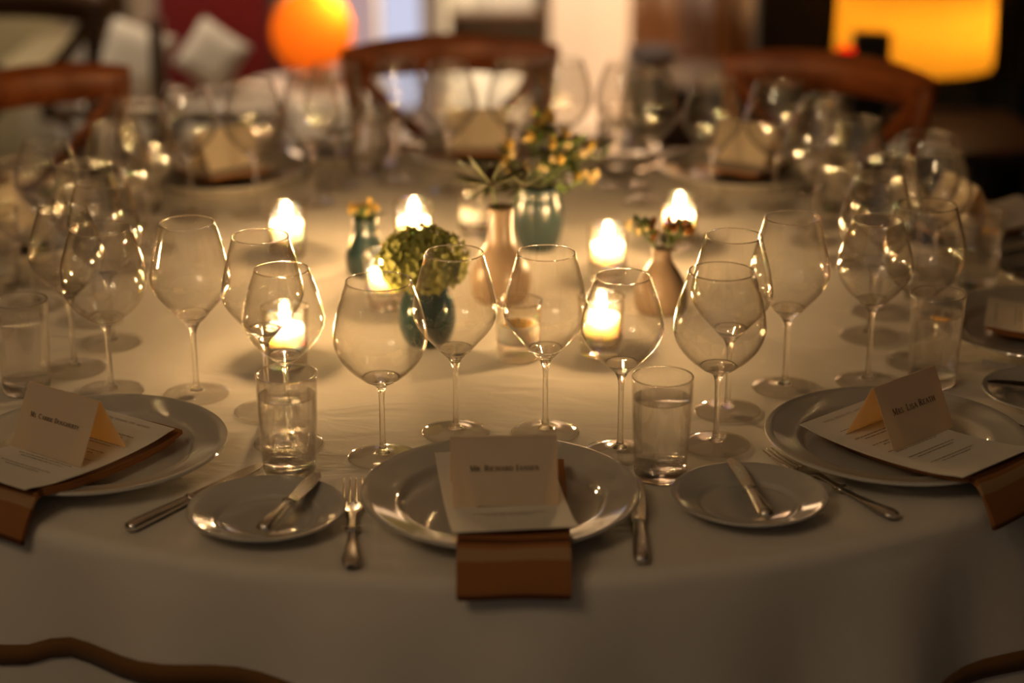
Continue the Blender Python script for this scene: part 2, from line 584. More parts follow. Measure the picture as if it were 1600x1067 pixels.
GLASS = {
    'round': dict(h=.209, stem=.0865,
                  bowl=[(.0105, .0895), (.022, .0965), (.036, .1085), (.0465, .122), (.0520, .137), (.0522, .151), (.049, .170), (.0435, .189), (.0368, .209)]),
    'tall': dict(h=.219, stem=.0885,
                 bowl=[(.0090, .0935), (.015, .0995), (.0265, .112), (.038, .1255), (.0458, .138), (.0487, .149), (.0478, .161), (.0436, .181), (.038, .202), (.0333, .219)]),
    'small': dict(h=.210, stem=.0945,
                  bowl=[(.0090, .0990), (.0165, .106), (.030, .1185), (.041, .133), (.0468, .148), (.0460, .161), (.0413, .180), (.0352, .198), (.0308, .210)]),
}
for kname, g in GLASS.items():
    zs = g['stem']
    outer = catmull(g['bowl'], 4)
    cut = next(i for i, (r, z) in enumerate(outer) if r > .019)
    g['m_bowl'] = lathe('bowl', shell(outer[cut:], .0009), M['bowl'], 56, closed=True)
    st = [(0, .0060), (.0085, .0064), (.0052, .0095), (.0038, .016), (.0033, .030), (.0031, .055), (.0033, zs - .014), (.0042, zs - .005), (.0062, zs)]
    low = outer[:cut + 1]
    inner = []
    nn = len(low) * 3
    for q in range(nn):                      # inside of the thick bowl bottom, rippled slightly to add ring glints
        t = q / (nn - 1)
        r = low[-1][0] - .0010 - (low[-1][0] - .0010) * t
        zo = None
        for (ra, za), (rb, zb) in zip(low, low[1:]):
            if ra <= r + .001 <= rb: zo = za + (zb - za) * (r + .001 - ra) / (rb - ra)
        if zo is None: zo = low[0][1]
        inner.append((max(r, 0), zo + .0012 + .0022 * t + .00028 * sin(t * 26)))
    inner[-1] = (0, inner[-1][1])
    g['m_stem'] = lathe('stem', catmull(st, 3) + low + inner, M['stem'], 32)
    ft = [(0, .0008), (.039, 0), (.0402, .0008), (.0402, .0016), (.039, .0023)] + catmull([(.030, .0029), (.018, .0038), (.0105, .0052), (.0085, .0064)], 2) + [(0, .0060)]
    g['m_foot'] = lathe('foot', ft, [M['foot'], M['foot_under'], M['rim']], 48)
    for p in g['m_foot'].polygons:
        if p.normal.z < -.8: p.material_index = 1
        elif sqrt(p.center.x ** 2 + p.center.y ** 2) > .0385: p.material_index = 2
    rr, rz_ = outer[-1]
    g['m_rim'] = lathe('rim', [(rr - .0005 + .00085 * cos(2 * pi * q / 8), rz_ + .0004 + .0009 * sin(2 * pi * q / 8)) for q in range(8)], M['rim'], 56, closed=True)


def wine_glass(kind, x, y, label, group):
    g = GLASS[kind]
    t = thing('wine_glass', label, 'wine glass', (x, y, TOP), random.uniform(0, 6.28), group)
    part('rim', g['m_rim'], part('bowl', g['m_bowl'], t))
    part('stem', g['m_stem'], t)
    part('foot', g['m_foot'], t)
    return t


TUM_H = .118
tb_out = [(.0295, .016), (.0305, .03), (.032, .06), (.0333, .095), (.0338, TUM_H)]
ME_tum = lathe('glass_wall', shell(catmull(tb_out, 3), .0013), M['tumbler'], 44, closed=True)
ME_tumbase = lathe('glass_base', [(0, .0015), (.024, .0005), (.0275, .002), (.0292, .007), (.0295, .016), (.0282, .016), (.024, .0135), (0, .0125)], M['tumbler_base'], 44)
WL = .094
wp = [(0, .0130), (.0235, .0140), (.0278, .0166)] + [(r - .0016, z) for r, z in catmull(tb_out, 3) if .02 < z < WL] + [(.0317, WL), (.0306, WL - .0012), (0, WL - .0014)]
ME_water = lathe('water', wp, M['water'], 40, False, 50)


ME_tumrim = lathe('rim', [(.0331 + .0009 * cos(2 * pi * q / 8), TUM_H + .0004 + .0009 * sin(2 * pi * q / 8)) for q in range(8)], M['rim'], 44, closed=True)


def water_glass(x, y, label):
    t = thing('water_glass', label, 'water glass', (x, y, TOP), random.uniform(0, 6.28), 'water glasses')
    part('rim', ME_tumrim, part('glass_wall', ME_tum, t))
    part('glass_base', ME_tumbase, t)
    part('water', ME_water, t, label='still water filling most of the glass')


# ---- cutlery: each lies along +y (tip) from the handle end at y = 0, on z = 0
def handle_pts(L):
    return [(0, .000, .0), (0, .004, 0), (0, .012, 0), (0, .03, 0), (0, L * .7, 0), (0, L, 0)]


bm = bmesh.new()
add_tube(bm, [(0, .0, .0045), (0, .004, .005), (0, .014, .0052), (0, .034, .0045), (0, .062, .0045), (0, .083, .0047)],
         [.005, .0085, .0098, .0072, .0046, .0038], 12, .42, (1, 0, 0))
ME_fork_handle = to_mesh('handle', bm, M['silver'], True, 60)
bm = bmesh.new()
add_tube(bm, [(0, .082, .0047), (0, .0865, .0048), (0, .091, .0047)], [.0060, .0085, .0055], 12, .55, (1, 0, 0))
add_tube(bm, [(-.0085, .088, .0048), (-.0085, .0905, .0048)], .0022, 8)
add_tube(bm, [(.0085, .088, .0048), (.0085, .0905, .0048)], .0022, 8)
ME_collar = to_mesh('collar', bm, M['silver'], True, 60)
bm = bmesh.new()
add_tube(bm, [(0, .089, .0047), (0, .105, .006), (0, .122, .0075), (0, .135, .0055), (0, .150, .0035), (0, .158, .0032)],
         [.0045, .0035, .0045, .0100, .0120, .0118], 12, [.7, .6, .4, .14, .11, .11], (1, 0, 0))
ME_fork_neck = to_mesh('fork_head', bm, M['silver'], True, 60)
ME_tine = tube('tine', [(0, .155, .0032), (0, .170, .0035), (0, .190, .0052), (0, .207, .0085), (0, .210, .0092)],
               [.0024, .0020, .0017, .0012, .0005], M['silver'], 8, .7)
ME_knife_handle = tube('handle', [(0, .0, .006), (0, .003, .006), (0, .012, .006), (0, .05, .006), (0, .082, .006), (0, .09, .006)],
                       [.004, .0075, .0085, .0075, .0062, .0056], M['silver'], 12, .68, (1, 0, 0))
ME_bolster = tube('bolster', [(0, .089, .006), (0, .093, .006), (0, .098, .006)], [.0066, .0078, .006], M['silver'], 12, .7, (1, 0, 0))


def blade_mesh(name, y0, L, w, tip):
    bm = bmesh.new()
    prof = [(-w * .45, 0), (w * .45, 0), (w * .55, L * .2), (w * .62, L * .6), (w * .5, L * .86), (w * .12, L), (-w * .1 - tip, L * .97), (-w * .4, L * .75), (-w * .42, L * .3)]
    top = [bm.verts.new((x, y0 + y, .0068)) for x, y in prof]
    bot = [bm.verts.new((x, y0 + y, .0052)) for x, y in prof]
    bm.faces.new(top); bm.faces.new(bot[::-1])
    for i in range(len(prof)):
        j = (i + 1) % len(prof)
        bm.faces.new((top[i], bot[i], bot[j], top[j]))
    return to_mesh(name, bm, M['silver'], False)


ME_blade = blade_mesh('blade', .096, .115, .017, .002)
ME_bblade = blade_mesh('blade', .072, .078, .016, .003)
ME_bhandle = tube('handle', [(0, .0, .006), (0, .003, .006), (0, .010, .006), (0, .04, .006), (0, .062, .006), (0, .067, .006)],
                  [.004, .0078, .0088, .0072, .0056, .0052], M['silver'], 12, .7, (1, 0, 0))
ME_bbolster = tube('bolster', [(0, .066, .006), (0, .0695, .006), (0, .074, .006)], [.0062, .0085, .0055], M['silver'], 12, .7, (1, 0, 0))


def lay(o, p0, z0, p1, z1):
    """turn o so that its +y runs from p0 to p1"""
    d = Vector((p1[0] - p0[0], p1[1] - p0[1], z1 - z0))
    o.location = (p0[0], p0[1], z0)
    o.rotation_euler = (atan2(d.z, sqrt(d.x ** 2 + d.y ** 2)), 0, atan2(d.y, d.x) - pi / 2)


def fork(p0, p1, label):
    t = thing('fork', label, 'fork', group='dinner forks')
    part('handle', ME_fork_handle, t); part('collar', ME_collar, t)
    h = part('fork_head', ME_fork_neck, t)
    for x in (-.0098, -.0033, .0033, .0098): part('tine', ME_tine, h, (x, 0, 0))
    lay(t, p0, TOP + .0012, p1, TOP + .0012)


def knife(p0, p1, label):
    t = thing('dinner_knife', label, 'knife', group='dinner knives')
    part('handle', ME_knife_handle, t); part('bolster', ME_bolster, t); part('blade', ME_blade, t)
    lay(t, p0, TOP - .0005, p1, TOP - .0005)


def butter_knife(p0, z0, p1, z1, label):
    t = thing('butter_knife', label, 'knife', group='butter knives')
    part('handle', ME_bhandle, t); part('bolster', ME_bbolster, t); part('blade', ME_bblade, t)
    lay(t, p0, z0, p1, z1)


# ---- lettering drawn as strokes: capital height 1, thin serifs ----------------
TH, TK = .07, .16


def stem_s(x, y0=0, y1=1, w=TK):
    return [(x, y0, x, y1, w), (x - .16, y0 + .03, x + .16, y0 + .03, TH), (x - .16, y1 - .03, x + .16, y1 - .03, TH)]


def arc_s(cx, cy, rx, ry, a0, a1, n=10, w0=TH, w1=TK):
    out = []
    for i in range(n):
        t0 = radians(a0 + (a1 - a0) * i / n); t1 = radians(a0 + (a1 - a0) * (i + 1) / n)
        w = w0 + (w1 - w0) * abs(cos((t0 + t1) / 2))
        out.append((cx + rx * cos(t0), cy + ry * sin(t0), cx + rx * cos(t1), cy + ry * sin(t1), w))
    return out


FONT = {
    'M': (1.05, stem_s(.17, w=TH) + stem_s(.9) + [(.17, 1, .53, .08, TK), (.53, .08, .9, 1, TH)]),
    'R': (.85, stem_s(.2) + arc_s(.35, .74, .32, .24, 90, -90) + [(.2, .97, .35, .97, TH), (.2, .5, .35, .5, TH), (.42, .5, .78, .03, TK), (.7, .03, .88, .03, TH)]),
    'S': (.65, arc_s(.34, .74, .24, .24, 20, 270) + arc_s(.34, .27, .26, .25, 90, -160)),
    'C': (.88, arc_s(.48, .5, .42, .48, 50, 310, 16) + [(.75, .7, .75, .92, TH)]),
    'A': (.95, [(.12, .03, .48, 1, TH), (.48, 1, .84, .03, TK), (.25, .36, .7, .36, TH), (0, .03, .25, .03, TH), (.7, .03, .98, .03, TH)]),
    'I': (.42, stem_s(.2)),
    'E': (.75, stem_s(.2) + [(.2, .97, .66, .97, TH), (.2, .5, .55, .5, TH), (.2, .03, .68, .03, TH), (.66, .97, .66, .8, TH), (.68, .03, .68, .22, TH)]),
    'D': (.95, stem_s(.2) + arc_s(.36, .5, .5, .47, 90, -90, 14) + [(.2, .97, .36, .97, TH), (.2, .03, .36, .03, TH)]),
    'O': (1.0, arc_s(.5, .5, .44, .48, 0, 360, 20)),
    'U': (.95, [(.2, .35, .2, 1, TK), (.78, .35, .78, 1, TH), (.05, .97, .35, .97, TH), (.65, .97, .92, .97, TH)] + arc_s(.49, .35, .29, .33, 180, 360)),
    'G': (.95, arc_s(.48, .5, .42, .48, 50, 330, 16) + [(.8, .05, .8, .42, TK), (.62, .42, .95, .42, TH)]),
    'H': (1.0, stem_s(.2) + stem_s(.8) + [(.2, .5, .8, .5, TH)]),
    'T': (.82, stem_s(.41) + [(.05, .97, .77, .97, TH), (.05, .97, .05, .78, TH), (.77, .97, .77, .78, TH)]),
    'Y': (.88, [(.44, .03, .44, .45, TK), (.1, .97, .44, .45, TK), (.78, .97, .44, .45, TH), (.28, .03, .6, .03, TH), (0, .97, .22, .97, TH), (.66, .97, .88, .97, TH)]),
    'L': (.72, stem_s(.2) + [(.2, .03, .66, .03, TH), (.66, .03, .66, .25, TH)]),
    'J': (.5, [(.3, .0, .3, 1, TK), (.14, .97, .46, .97, TH), (.3, 0, .1, -.15, TH)]),
    'N': (1.0, [(.18, .03, .18, 1, TH), (.18, 1, .82, .0, TK), (.82, .0, .82, .97, TH), (.05, .03, .32, .03, TH), (.68, .97, .95, .97, TH)]),
    '.': (.3, [(.1, .06, .2, .06, .13)]),
    ' ': (.42, []),
}


def lettering(name, text, width, mat):
    """flat printed small-capitals lettering in the x-y plane, centred on the origin; first letter of a word is larger"""
    bm = bmesh.new()
    x = 0
    prev = ' '
    quads = []
    for ch in text:
        k = 1.0 if prev == ' ' else .76
        adv, st = FONT[ch]
        for x0, y0, x1, y1, w in st:
            quads.append((x + x0 * k, y0 * k, x + x1 * k, y1 * k, w * (k ** .5)))
        x += (adv + .10) * k
        prev = ch
    s = width / x
    for x0, y0, x1, y1, w in quads:
        a = Vector((x0, y0)); b = Vector((x1, y1))
        d = (b - a)
        if d.length < 1e-5: continue
        n = Vector((-d.y, d.x)).normalized() * (w / 2)
        vs = [bm.verts.new(((p.x - x / 2) * s, (p.y - .45) * s, 0)) for p in (a - n, b - n, b + n, a + n)]
        bm.faces.new(vs)
    me = bpy.data.meshes.new(name)
    bm.to_mesh(me); bm.free()
    me.materials.append(mat)
    return me


# ---- napkin, menu and place card, in the frame of a setting (outward = -y, origin at the plate's centre)
NP = [(.068, .0300), (.055, .0278), (.035, .0258), (.0, .0245), (-.04, .0250), (-.08, .0275), (-.12, .0318), (-.145, .0362),
      (-.156, .0352), (-.163, .0295), (-.170, .0200), (-.1765, .0100), (-.182, -.001), (-.186, -.012)]
NPS = catmull(NP, 3)
NP_T = .0050


def napkin_wave(x, t):
    return (.0015 * sin(40 * x) * t, .0008 * sin(55 * x + 8 * t))


ME_napkin = sheet('napkin', NPS, -.055, .055, NP_T, M['napkin'], 10, True, napkin_wave)
# lower layers that show along the fold
ME_napfold = sheet('napkin_fold', [(y - .004 * (i / len(NPS)), z - NP_T + .001) for i, (y, z) in enumerate(NPS)][3:-2], -.0565, .0560, .0035, M['napkin'], 10, True, napkin_wave)


def menu_z(y):
    for (ya, za), (yb, zb) in zip(NPS, NPS[1:]):
        if yb <= y <= ya:
            t = (y - ya) / (yb - ya) if yb != ya else 0
            return za + (zb - za) * t
    return NPS[0][1]


MP = [(.075 - .225 * i / 22, 0) for i in range(23)]
MP = [(y, max(menu_z(y), .0) + .0018 + .002 * max(0, (abs(y + .02) - .09) / .06)) for y, _ in MP]
ME_menu = sheet('menu_sheet', MP, -.063, .063, .0006, M['paper'], 6)


def menu_print():
    bm = bmesh.new()
    rnd = random.Random(11)

    def zat(y):
        for (ya, za), (yb, zb) in zip(MP, MP[1:]):
            if yb <= y <= ya: return za + (zb - za) * (y - ya) / (yb - ya) + .0005
        return MP[-1][1] + .0005

    def dash(x0, x1, y, h):
        vs = [bm.verts.new((x, yy, zat(yy))) for x, yy in ((x0, y - h), (x1, y - h), (x1, y + h), (x0, y + h))]
        bm.faces.new(vs)
    # heading: a row of upright letter strokes, too small to read
    x = -.035
    while x < .035:
        for _ in range(rnd.randint(4, 8)):
            dash(x, x + .0005, .062, .0019)
            dash(x, x + .0014, .062 + rnd.choice((-.0016, 0, .0016)), .0003)
            x += .0024
        x += .0025
    for y, w in ((.036, .074), (.030, .05), (.012, .08), (.006, .06), (-.012, .078), (-.018, .055), (-.036, .084), (-.042, .07), (-.062, .08), (-.068, .062), (-.090, .076), (-.096, .05)):
        x = -w / 2
        while x < w / 2:
            l = rnd.uniform(.003, .009)
            dash(x, min(x + l, w / 2), y, .0006)
            x += l + .0013
    me = bpy.data.meshes.new('menu_print')
    bm.to_mesh(me); bm.free()
    me.materials.append(M['ink_soft'])
    return me


ME_print = menu_print()
CW, CH, CD = .110, .074, .034            # tent card: width, face height, half depth
cz = sqrt(CH ** 2 - CD ** 2)
ME_card = sheet('card_sheet', [(CD, 0), (CD * .5, cz * .5), (.001, cz - .0006), (-.001, cz - .0006), (-CD * .5, cz * .5), (-CD, 0)], -CW / 2, CW / 2, .0005, M['card'], 2)
NAMES = {0: 'MR. RICHARD JANSEN', 1: 'MRS. LISA REATH', 9: 'MS. CARRIE DOUGHERTY'}
ME_text = {k: lettering('lettering', t, .076 if k else .072, M['ink']) for k, t in NAMES.items()}
CARD = {0: (.003, -.023, 2), 1: (.0, -.006, 4), 9: (.004, -.043, 0)}        # x, y, turn of the card on its menu
NAPKIN_TURN = {0: -1.5, 1: 3, 9: 2}


def setting(k, skip=()):
    w = WHERE[k]
    rz = rot_of(k)
    px, py = polar(k, 0, .77)
    rnd = random.Random(100 + k)
    F = Matrix.Translation((px, py, TOP)) @ Matrix.Rotation(rz, 4, 'Z')

    def loc(x, y, z=0):
        return F @ Vector((x, y, z))
    if 'plate' not in skip:
        thing('dinner_plate', f'wide-rimmed white dinner plate under the menu at {w}', 'plate', (px, py, TOP), rz, 'dinner plates', ME_plate)
        tn = radians(NAPKIN_TURN.get(k, rnd.uniform(-3, 3)))
        dx = {0: .014, 9: .015, 1: -.008}.get(k, 0)
        o = loc(dx, 0)
        np_ = thing('napkin', f'rust-brown folded linen napkin draped off the table edge at {w}', 'napkin', o, rz + tn, 'napkins')
        part('napkin_layer', ME_napkin, np_)
        part('napkin_fold', ME_napfold, np_)
        mo = loc(*{0: (-.001, .012), 9: (.008, -.020), 1: (-.018, -.002)}.get(k, (dx, 0)))
        mtn = radians({0: 5.0, 1: 3.5, 9: 1.0}.get(k, rnd.uniform(-4, 4)))
        mt = rz + mtn
        mn = thing('menu_card', f'cream printed menu lying on the napkin at {w}', 'menu', (mo.x, mo.y, TOP + (.0048 if k == 9 else .0014)), mt, 'printed menus')
        part('menu_sheet', ME_menu, mn)
        part('print', ME_print, mn, label='small lines of grey print', kind='stuff')
        cx, cyy, ct = CARD.get(k, (rnd.uniform(-.012, .012), rnd.uniform(-.03, .0), rnd.uniform(-8, 8)))
        co = loc(cx, cyy)
        what = {0: 'cream tent place card lettered Mr. standing on its menu', 1: 'cream tent place card lettered Mrs. standing on its menu',
                9: 'cream tent place card lettered Ms. standing on its menu'}.get(k, f'cream folded tent place card on the menu at {w}')
        cd = thing('place_card', what, 'place card', (co.x, co.y, TOP + max(menu_z(cyy - CD), menu_z(cyy + CD)) + (.0062 if k == 9 else .0036)), rz + radians(ct), 'place cards')
        part('card_sheet', ME_card, cd)
        if k in ME_text:
            tilt = atan2(cz, CD)
            part('lettering', ME_text[k], cd, (0, -CD * .46 - .0011, cz * .54 + .0004), (tilt, 0, 0), label='dark small-capital lettering')
    J = lambda s: rnd.uniform(-s, s) if k not in (0, 1, 9) else 0
    G = {0: [(-11.8, .635), (-4.9, .551), (5.9, .555), (12.8, .630)],
         9: [(-13.6, .620), (-5.4, .553), (6.1, .548), (13.4, .625)],
         1: [(-13.1, .646), (-6.3, .563), (5.1, .548), (13.8, .612)]}.get(k, [(-12.6, .632), (-5.5, .556), (5.8, .551), (13.3, .624)])
    txt = ['large round-bowled wine glass nearest the fork at {}', 'tall tapered wine glass, beside the large round one at {}',
           'tall tapered wine glass, beside the small one at {}', 'small tapered wine glass by the water at {}']
    for i, (da, r) in enumerate(G):
        if f'g{i}' in skip: continue
        x, y = polar(k, da + J(.4), r + J(.006))
        wine_glass(('round', 'tall', 'tall', 'small')[i], x, y, txt[i].format(w), ('large round-bowled wine glasses', 'tall tapered wine glasses', 'tall tapered wine glasses', 'small tapered wine glasses')[i])
    if 'water' not in skip:
        da, r = {0: (14.6, .708), 9: (16.8, .704), 1: (17.6, .679)}.get(k, (16.5, .70))
        x, y = polar(k, da, r)
        water_glass(x, y, f'straight clear water glass beside the knife at {w}')
    if 'fork' not in skip:
        p0, p1 = {0: ((-.126, -.917), (-.140, -.70)), 1: ((.436, -.799), (.324, -.62))}.get(k, (polar(k, -9.2, .920), polar(k, -11.6, .705)))
        fork(p0, p1, f'silver dinner fork with a beaded collar at {w}')
    if 'knife' not in skip:
        p0, p1 = {0: ((.163, -.905), (.168, -.70)), 9: ((-.364, -.827), (-.245, -.655))}.get(k, (polar(k, 10.2, .912), polar(k, 13.2, .705)))
        knife(p0, p1, f'silver dinner knife with a plain round handle at {w}')
    if 'bread' not in skip:
        x, y = {0: (-.223, -.801), 1: (.286, -.765)}.get(k, polar(k, -17, .825))
        thing('bread_plate', f'small white bread plate holding a butter knife at {w}', 'plate', (x, y, TOP), rz, 'bread plates', ME_bread)
        a = {0: radians(-17), 1: radians(9)}.get(k, rz + radians(rnd.uniform(-12, 12)))
        d = Vector((-sin(a), cos(a)))
        off = {0: Vector((.024, .006)), 1: Vector((.0, .006))}.get(k, Vector((0, 0)))
        c = Vector((x, y)) + off
        p0 = c - d * .072; p1 = c + d * .078
        butter_knife(p0, TOP + .0145, p1, TOP + .0165, f'silver butter knife across the bread plate at {w}')


setting(0)
setting(1)
setting(9, ('fork', 'bread'))
setting(2, ('knife',))
setting(3)
setting(4)
setting(5)
setting(6)
setting(7)
setting(8, ('plate', 'fork', 'bread', 'knife'))

# ================================================================== CANDLES
ME_vwall = lathe('glass_wall', shell(catmull([(.0285, .026), (.0292, .035), (.0298, .055), (.0305, .078)], 3), .0016), M['votive'], 40, closed=True)
ME_vbase = lathe('glass_base', [(0, .002), (.024, .0008), (.0272, .003), (.0282, .010), (.0285, .026), (.027, .026), (.025, .0245), (0, .024)], M['votive_base'], 40)
ME_wax = lathe('wax', [(0, .0246), (.0215, .0248), (.0232, .0260), (.0236, .051), (.0230, .0535), (.0212, .0535), (.0190, .0500), (.006, .0475), (0, .0475)], M['wax'], 32, False, 50)
ME_wax_un = lathe('wax', [(0, .0246), (.0255, .0248), (.0262, .0260), (.0265, .046), (.0262, .0475), (.012, .0465), (0, .0465)], M['wax'], 32, False, 50)
ME_pool = lathe('melted_wax', [(0, .0470), (.018, .0476), (.0195, .0482), (.018, .0487), (0, .0487)], M['wax_amber'], 28)
ME_wick = tube('wick', [(0, 0, .046), (.0003, 0, .053), (.0012, 0, .0575)], [.0007, .0006, .0004], M['wick'], 6)
ME_flame = lathe('flame', catmull([(0, .0545), (.0036, .0560), (.0060, .0605), (.0064, .0660), (.0052, .0730), (.0028, .0800), (0, .0845)], 2), M['flame'], 12)
ME_vrim = lathe('rim', [(.0297 + .0011 * cos(2 * pi * q / 8), .0784 + .0011 * sin(2 * pi * q / 8)) for q in range(8)], M['rim'], 40, closed=True)
CANDLES = [(-.306, .165, 'glass votive, lit candle standing apart beyond the small teal bottle'),
           (-.115, .182, 'glass votive, lit candle between the small teal bottle and thistle vase'),
           (.173, .052, 'glass votive, lit candle between the thistle vase and beige bud vase'),
           (.290, .216, 'glass votive, lit candle just beyond the beige bud vase'),
           (.149, -.274, 'glass votive, lit candle behind the small glass at the Mr. card setting'),
           (-.255, -.318, 'glass votive, lit candle behind the small glass at the Ms. card setting'),
           (-.142, -.082, 'glass votive, lit candle half hidden by the green hydrangea')]
for x, y, lab in CANDLES:
    t = thing('votive_candle', lab, 'candle', (x, y, TOP), random.uniform(0, 6.28), 'votive candles')
    part('rim', ME_vrim, part('glass_wall', ME_vwall, t)); part('glass_base', ME_vbase, t)
    wx = part('wax', ME_wax, t)
    part('wick', ME_wick, wx); part('flame', ME_flame, wx, label='white-hot candle flame')
t = thing('votive_candle', 'unlit glass votive with a pool of amber wax, beside the hydrangea vase', 'candle', (.042, -.293, TOP), 0, 'votive candles')
part('rim', ME_vrim, part('glass_wall', ME_vwall, t)); part('glass_base', ME_vbase, t)
wx = part('wax', ME_wax_un, t); part('melted_wax', ME_pool, wx, label='amber melted wax'); part('wick', ME_wick, wx)

t = thing('votive_candle', 'unlit glass votive of plain white wax behind the thistle vase', 'candle', (-.022, .275, TOP), 0, 'votive candles')
part('rim', ME_vrim, part('glass_wall', ME_vwall, t)); part('glass_base', ME_vbase, t)
wx = part('wax', ME_wax_un, t); part('wick', ME_wick, wx)


# ================================================================== VASES AND FLOWERS
def vase(name, prof, mat, x, y, label, t=.003):
    outer = catmull(prof, 4)
    inner = [(max(r - t, .002), max(z, t * 1.5)) for r, z in outer if z > t]
    p = [(0, 0), (outer[0][0] - .002, 0)] + outer + [(outer[-1][0] - t / 2, outer[-1][1] + t * .5)] + inner[::-1] + [(0, t * 1.5)]
    o = thing(name, label, 'vase', (x, y, TOP), 0, None)
    o2 = part('vase_body', lathe('vase_body', p, mat, 48, False, 55), o)
    return o


vase('bottle_vase', [(.0255, .001), (.0285, .008), (.0298, .022), (.0285, .036), (.0235, .050), (.0190, .062), (.0178, .074), (.0185, .084)], M['teal_mid'], -.181, .074,
     'small teal pottery bottle with a few yellow buds')
vase('hydrangea_vase', [(.024, .001), (.030, .006), (.0365, .022), (.0385, .038), (.0360, .056), (.0300, .072), (.0265, .084), (.0275, .092)], M['teal'], -.078, -.235,
     'dark teal glazed pot holding a green hydrangea head')
vase('bottle_vase', [(.036, .001), (.040, .008), (.0425, .026), (.0400, .046), (.0305, .066), (.0205, .082), (.0175, .100), (.0175, .122), (.0195, .134)], M['stoneware'], .018, -.045,
     'beige stoneware bottle with spiky thistles')
vase('teal_vase', [(.026, .001), (.031, .010), (.0365, .030), (.0380, .050), (.0365, .072), (.0335, .088), (.0340, .098)], M['teal_mid'], .074, .205,
     'large teal pottery vase with a loose yellow bouquet')
vase('bud_vase', [(.032, .001), (.036, .006), (.0375, .018), (.0345, .036), (.0265, .054), (.0170, .068), (.0130, .078), (.0135, .088)], M['stoneware'], .240, -.095,
     'squat beige stoneware bud vase with orange-brown sprigs')


def petal_faces(bm, c, n, up, L, w, cup=.25):
    """one petal: a small bent diamond leaving c along n"""
    n = n.normalized()
    s = n.cross(up)
    if s.length < 1e-4: s = n.cross(Vector((1, .3, .2)))
    s.normalize()
    u = s.cross(n).normalized()
    p = [c, c + n * (L * .45) + s * (w / 2) + u * (L * cup * .4), c + n * L + u * (L * cup), c + n * (L * .45) - s * (w / 2) + u * (L * cup * .4), c + n * (L * .5) + u * (L * cup * .15)]
    v = [bm.verts.new(q) for q in p]
    bm.faces.new((v[0], v[1], v[4])); bm.faces.new((v[1], v[2], v[4])); bm.faces.new((v[2], v[3], v[4])); bm.faces.new((v[3], v[0], v[4]))


def rand_dir(rnd):
    z = rnd.uniform(-1, 1); a = rnd.uniform(0, 2 * pi); r = sqrt(1 - z * z)
    return Vector((r * cos(a), r * sin(a), z))


# --- hydrangea head: a ball of four-petalled florets
rnd = random.Random(5)
hy = thing('hydrangea', 'round green hydrangea head resting on its dark teal pot', 'flower', (-.083, -.235, TOP + .048))
bm = bmesh.new()
N = 230
for i in range(N):
    z = 1 - 1.75 * (i + .5) / N
    a = i * 2.399963
    r = sqrt(max(0, 1 - z * z))
    d = Vector((r * cos(a), r * sin(a), z))
    Rr = .045 + .004 * sin(3.1 * a + 4 * z) + rnd.uniform(-.004, .003)
    c = Vector((d.x * Rr * 1.17, d.y * Rr * 1.12, .066 + d.z * Rr * .90))
    t1 = d.cross(Vector((.3, .2, .9))).normalized()
    t2 = d.cross(t1).normalized()
    a0 = rnd.uniform(0, 1.57)
    for q in range(4):
        aa = a0 + q * pi / 2
        n = (t1 * cos(aa) + t2 * sin(aa)) + d * rnd.uniform(.05, .45)
        petal_faces(bm, c, n, d, rnd.uniform(.0095, .0125), rnd.uniform(.0085, .011), .2)
part('florets', to_mesh('florets', bm, M['hydrangea'], False), hy, label='pale green four-petalled florets', kind='stuff')
bm = bmesh.new()
bmesh.ops.create_icosphere(bm, subdivisions=3, radius=.038, matrix=Matrix.Translation((0, 0, .064)) @ Matrix.Diagonal((1.12, 1.08, .86, 1)))
part('flower_core', to_mesh('flower_core', bm, M['leaf'], True), hy)
part('flower_stem', tube('flower_stem', [(0, 0, -.052), (.002, 0, -.01), (0, 0, .03)], .003, M['stemgreen'], 8), hy)


def leaf_mesh(name, L, w, mat, curl=.25):
    bm = bmesh.new()
    rows = []
    for i in range(6):
        t = i / 5
        ww = w * sin(pi * min(1, t * .92 + .06)) * .5
        rows.append([bm.verts.new((-ww, 0 + L * t, L * curl * t * t + ww * .35)), bm.verts.new((0, L * t, L * curl * t * t)), bm.verts.new((ww, L * t, L * curl * t * t + ww * .35))])
    for a, b in zip(rows, rows[1:]):
        bm.faces.new((a[0], a[1], b[1], b[0])); bm.faces.new((a[1], a[2], b[2], b[1]))
    return to_mesh(name, bm, mat, True)


def aim(o, d):
    d = Vector(d).normalized()
    o.rotation_euler = d.to_track_quat('Y', 'Z').to_euler()


ME_bract = leaf_mesh('bract', .040, .0060, M['thistle'], .12)
ME_leaf = leaf_mesh('leaf', .032, .015, M['leaf'], .2)
ME_leaf_s = leaf_mesh('leaf', .016, .007, M['leaf'], .2)


def bloom_mesh(name, R, mat, n=16, seed=1):
    r = random.Random(seed)
    bm = bmesh.new()
    bmesh.ops.create_icosphere(bm, subdivisions=1, radius=R * .55)
    for i in range(n):
        d = rand_dir(r)
        if d.z < -.5: d.z = -d.z
        petal_faces(bm, d * R * .35, d + Vector((0, 0, .3)), Vector((0, 0, 1)), R * .75, R * .6, .25)
    return to_mesh(name, bm, mat, True)


ME_bloom = bloom_mesh('bloom', .0105, M['yellow'], 16, 1)
ME_bloom_c = bloom_mesh('bloom', .0090, M['cream_petal'], 14, 2)
ME_bloom_s = bloom_mesh('bloom', .0075, M['yellow'], 12, 3)
ME_bud = bloom_mesh('bud', .0085, M['orange_bud'], 10, 4)
ME_budg = bloom_mesh('bud', .0078, M['leaf'], 10, 5)

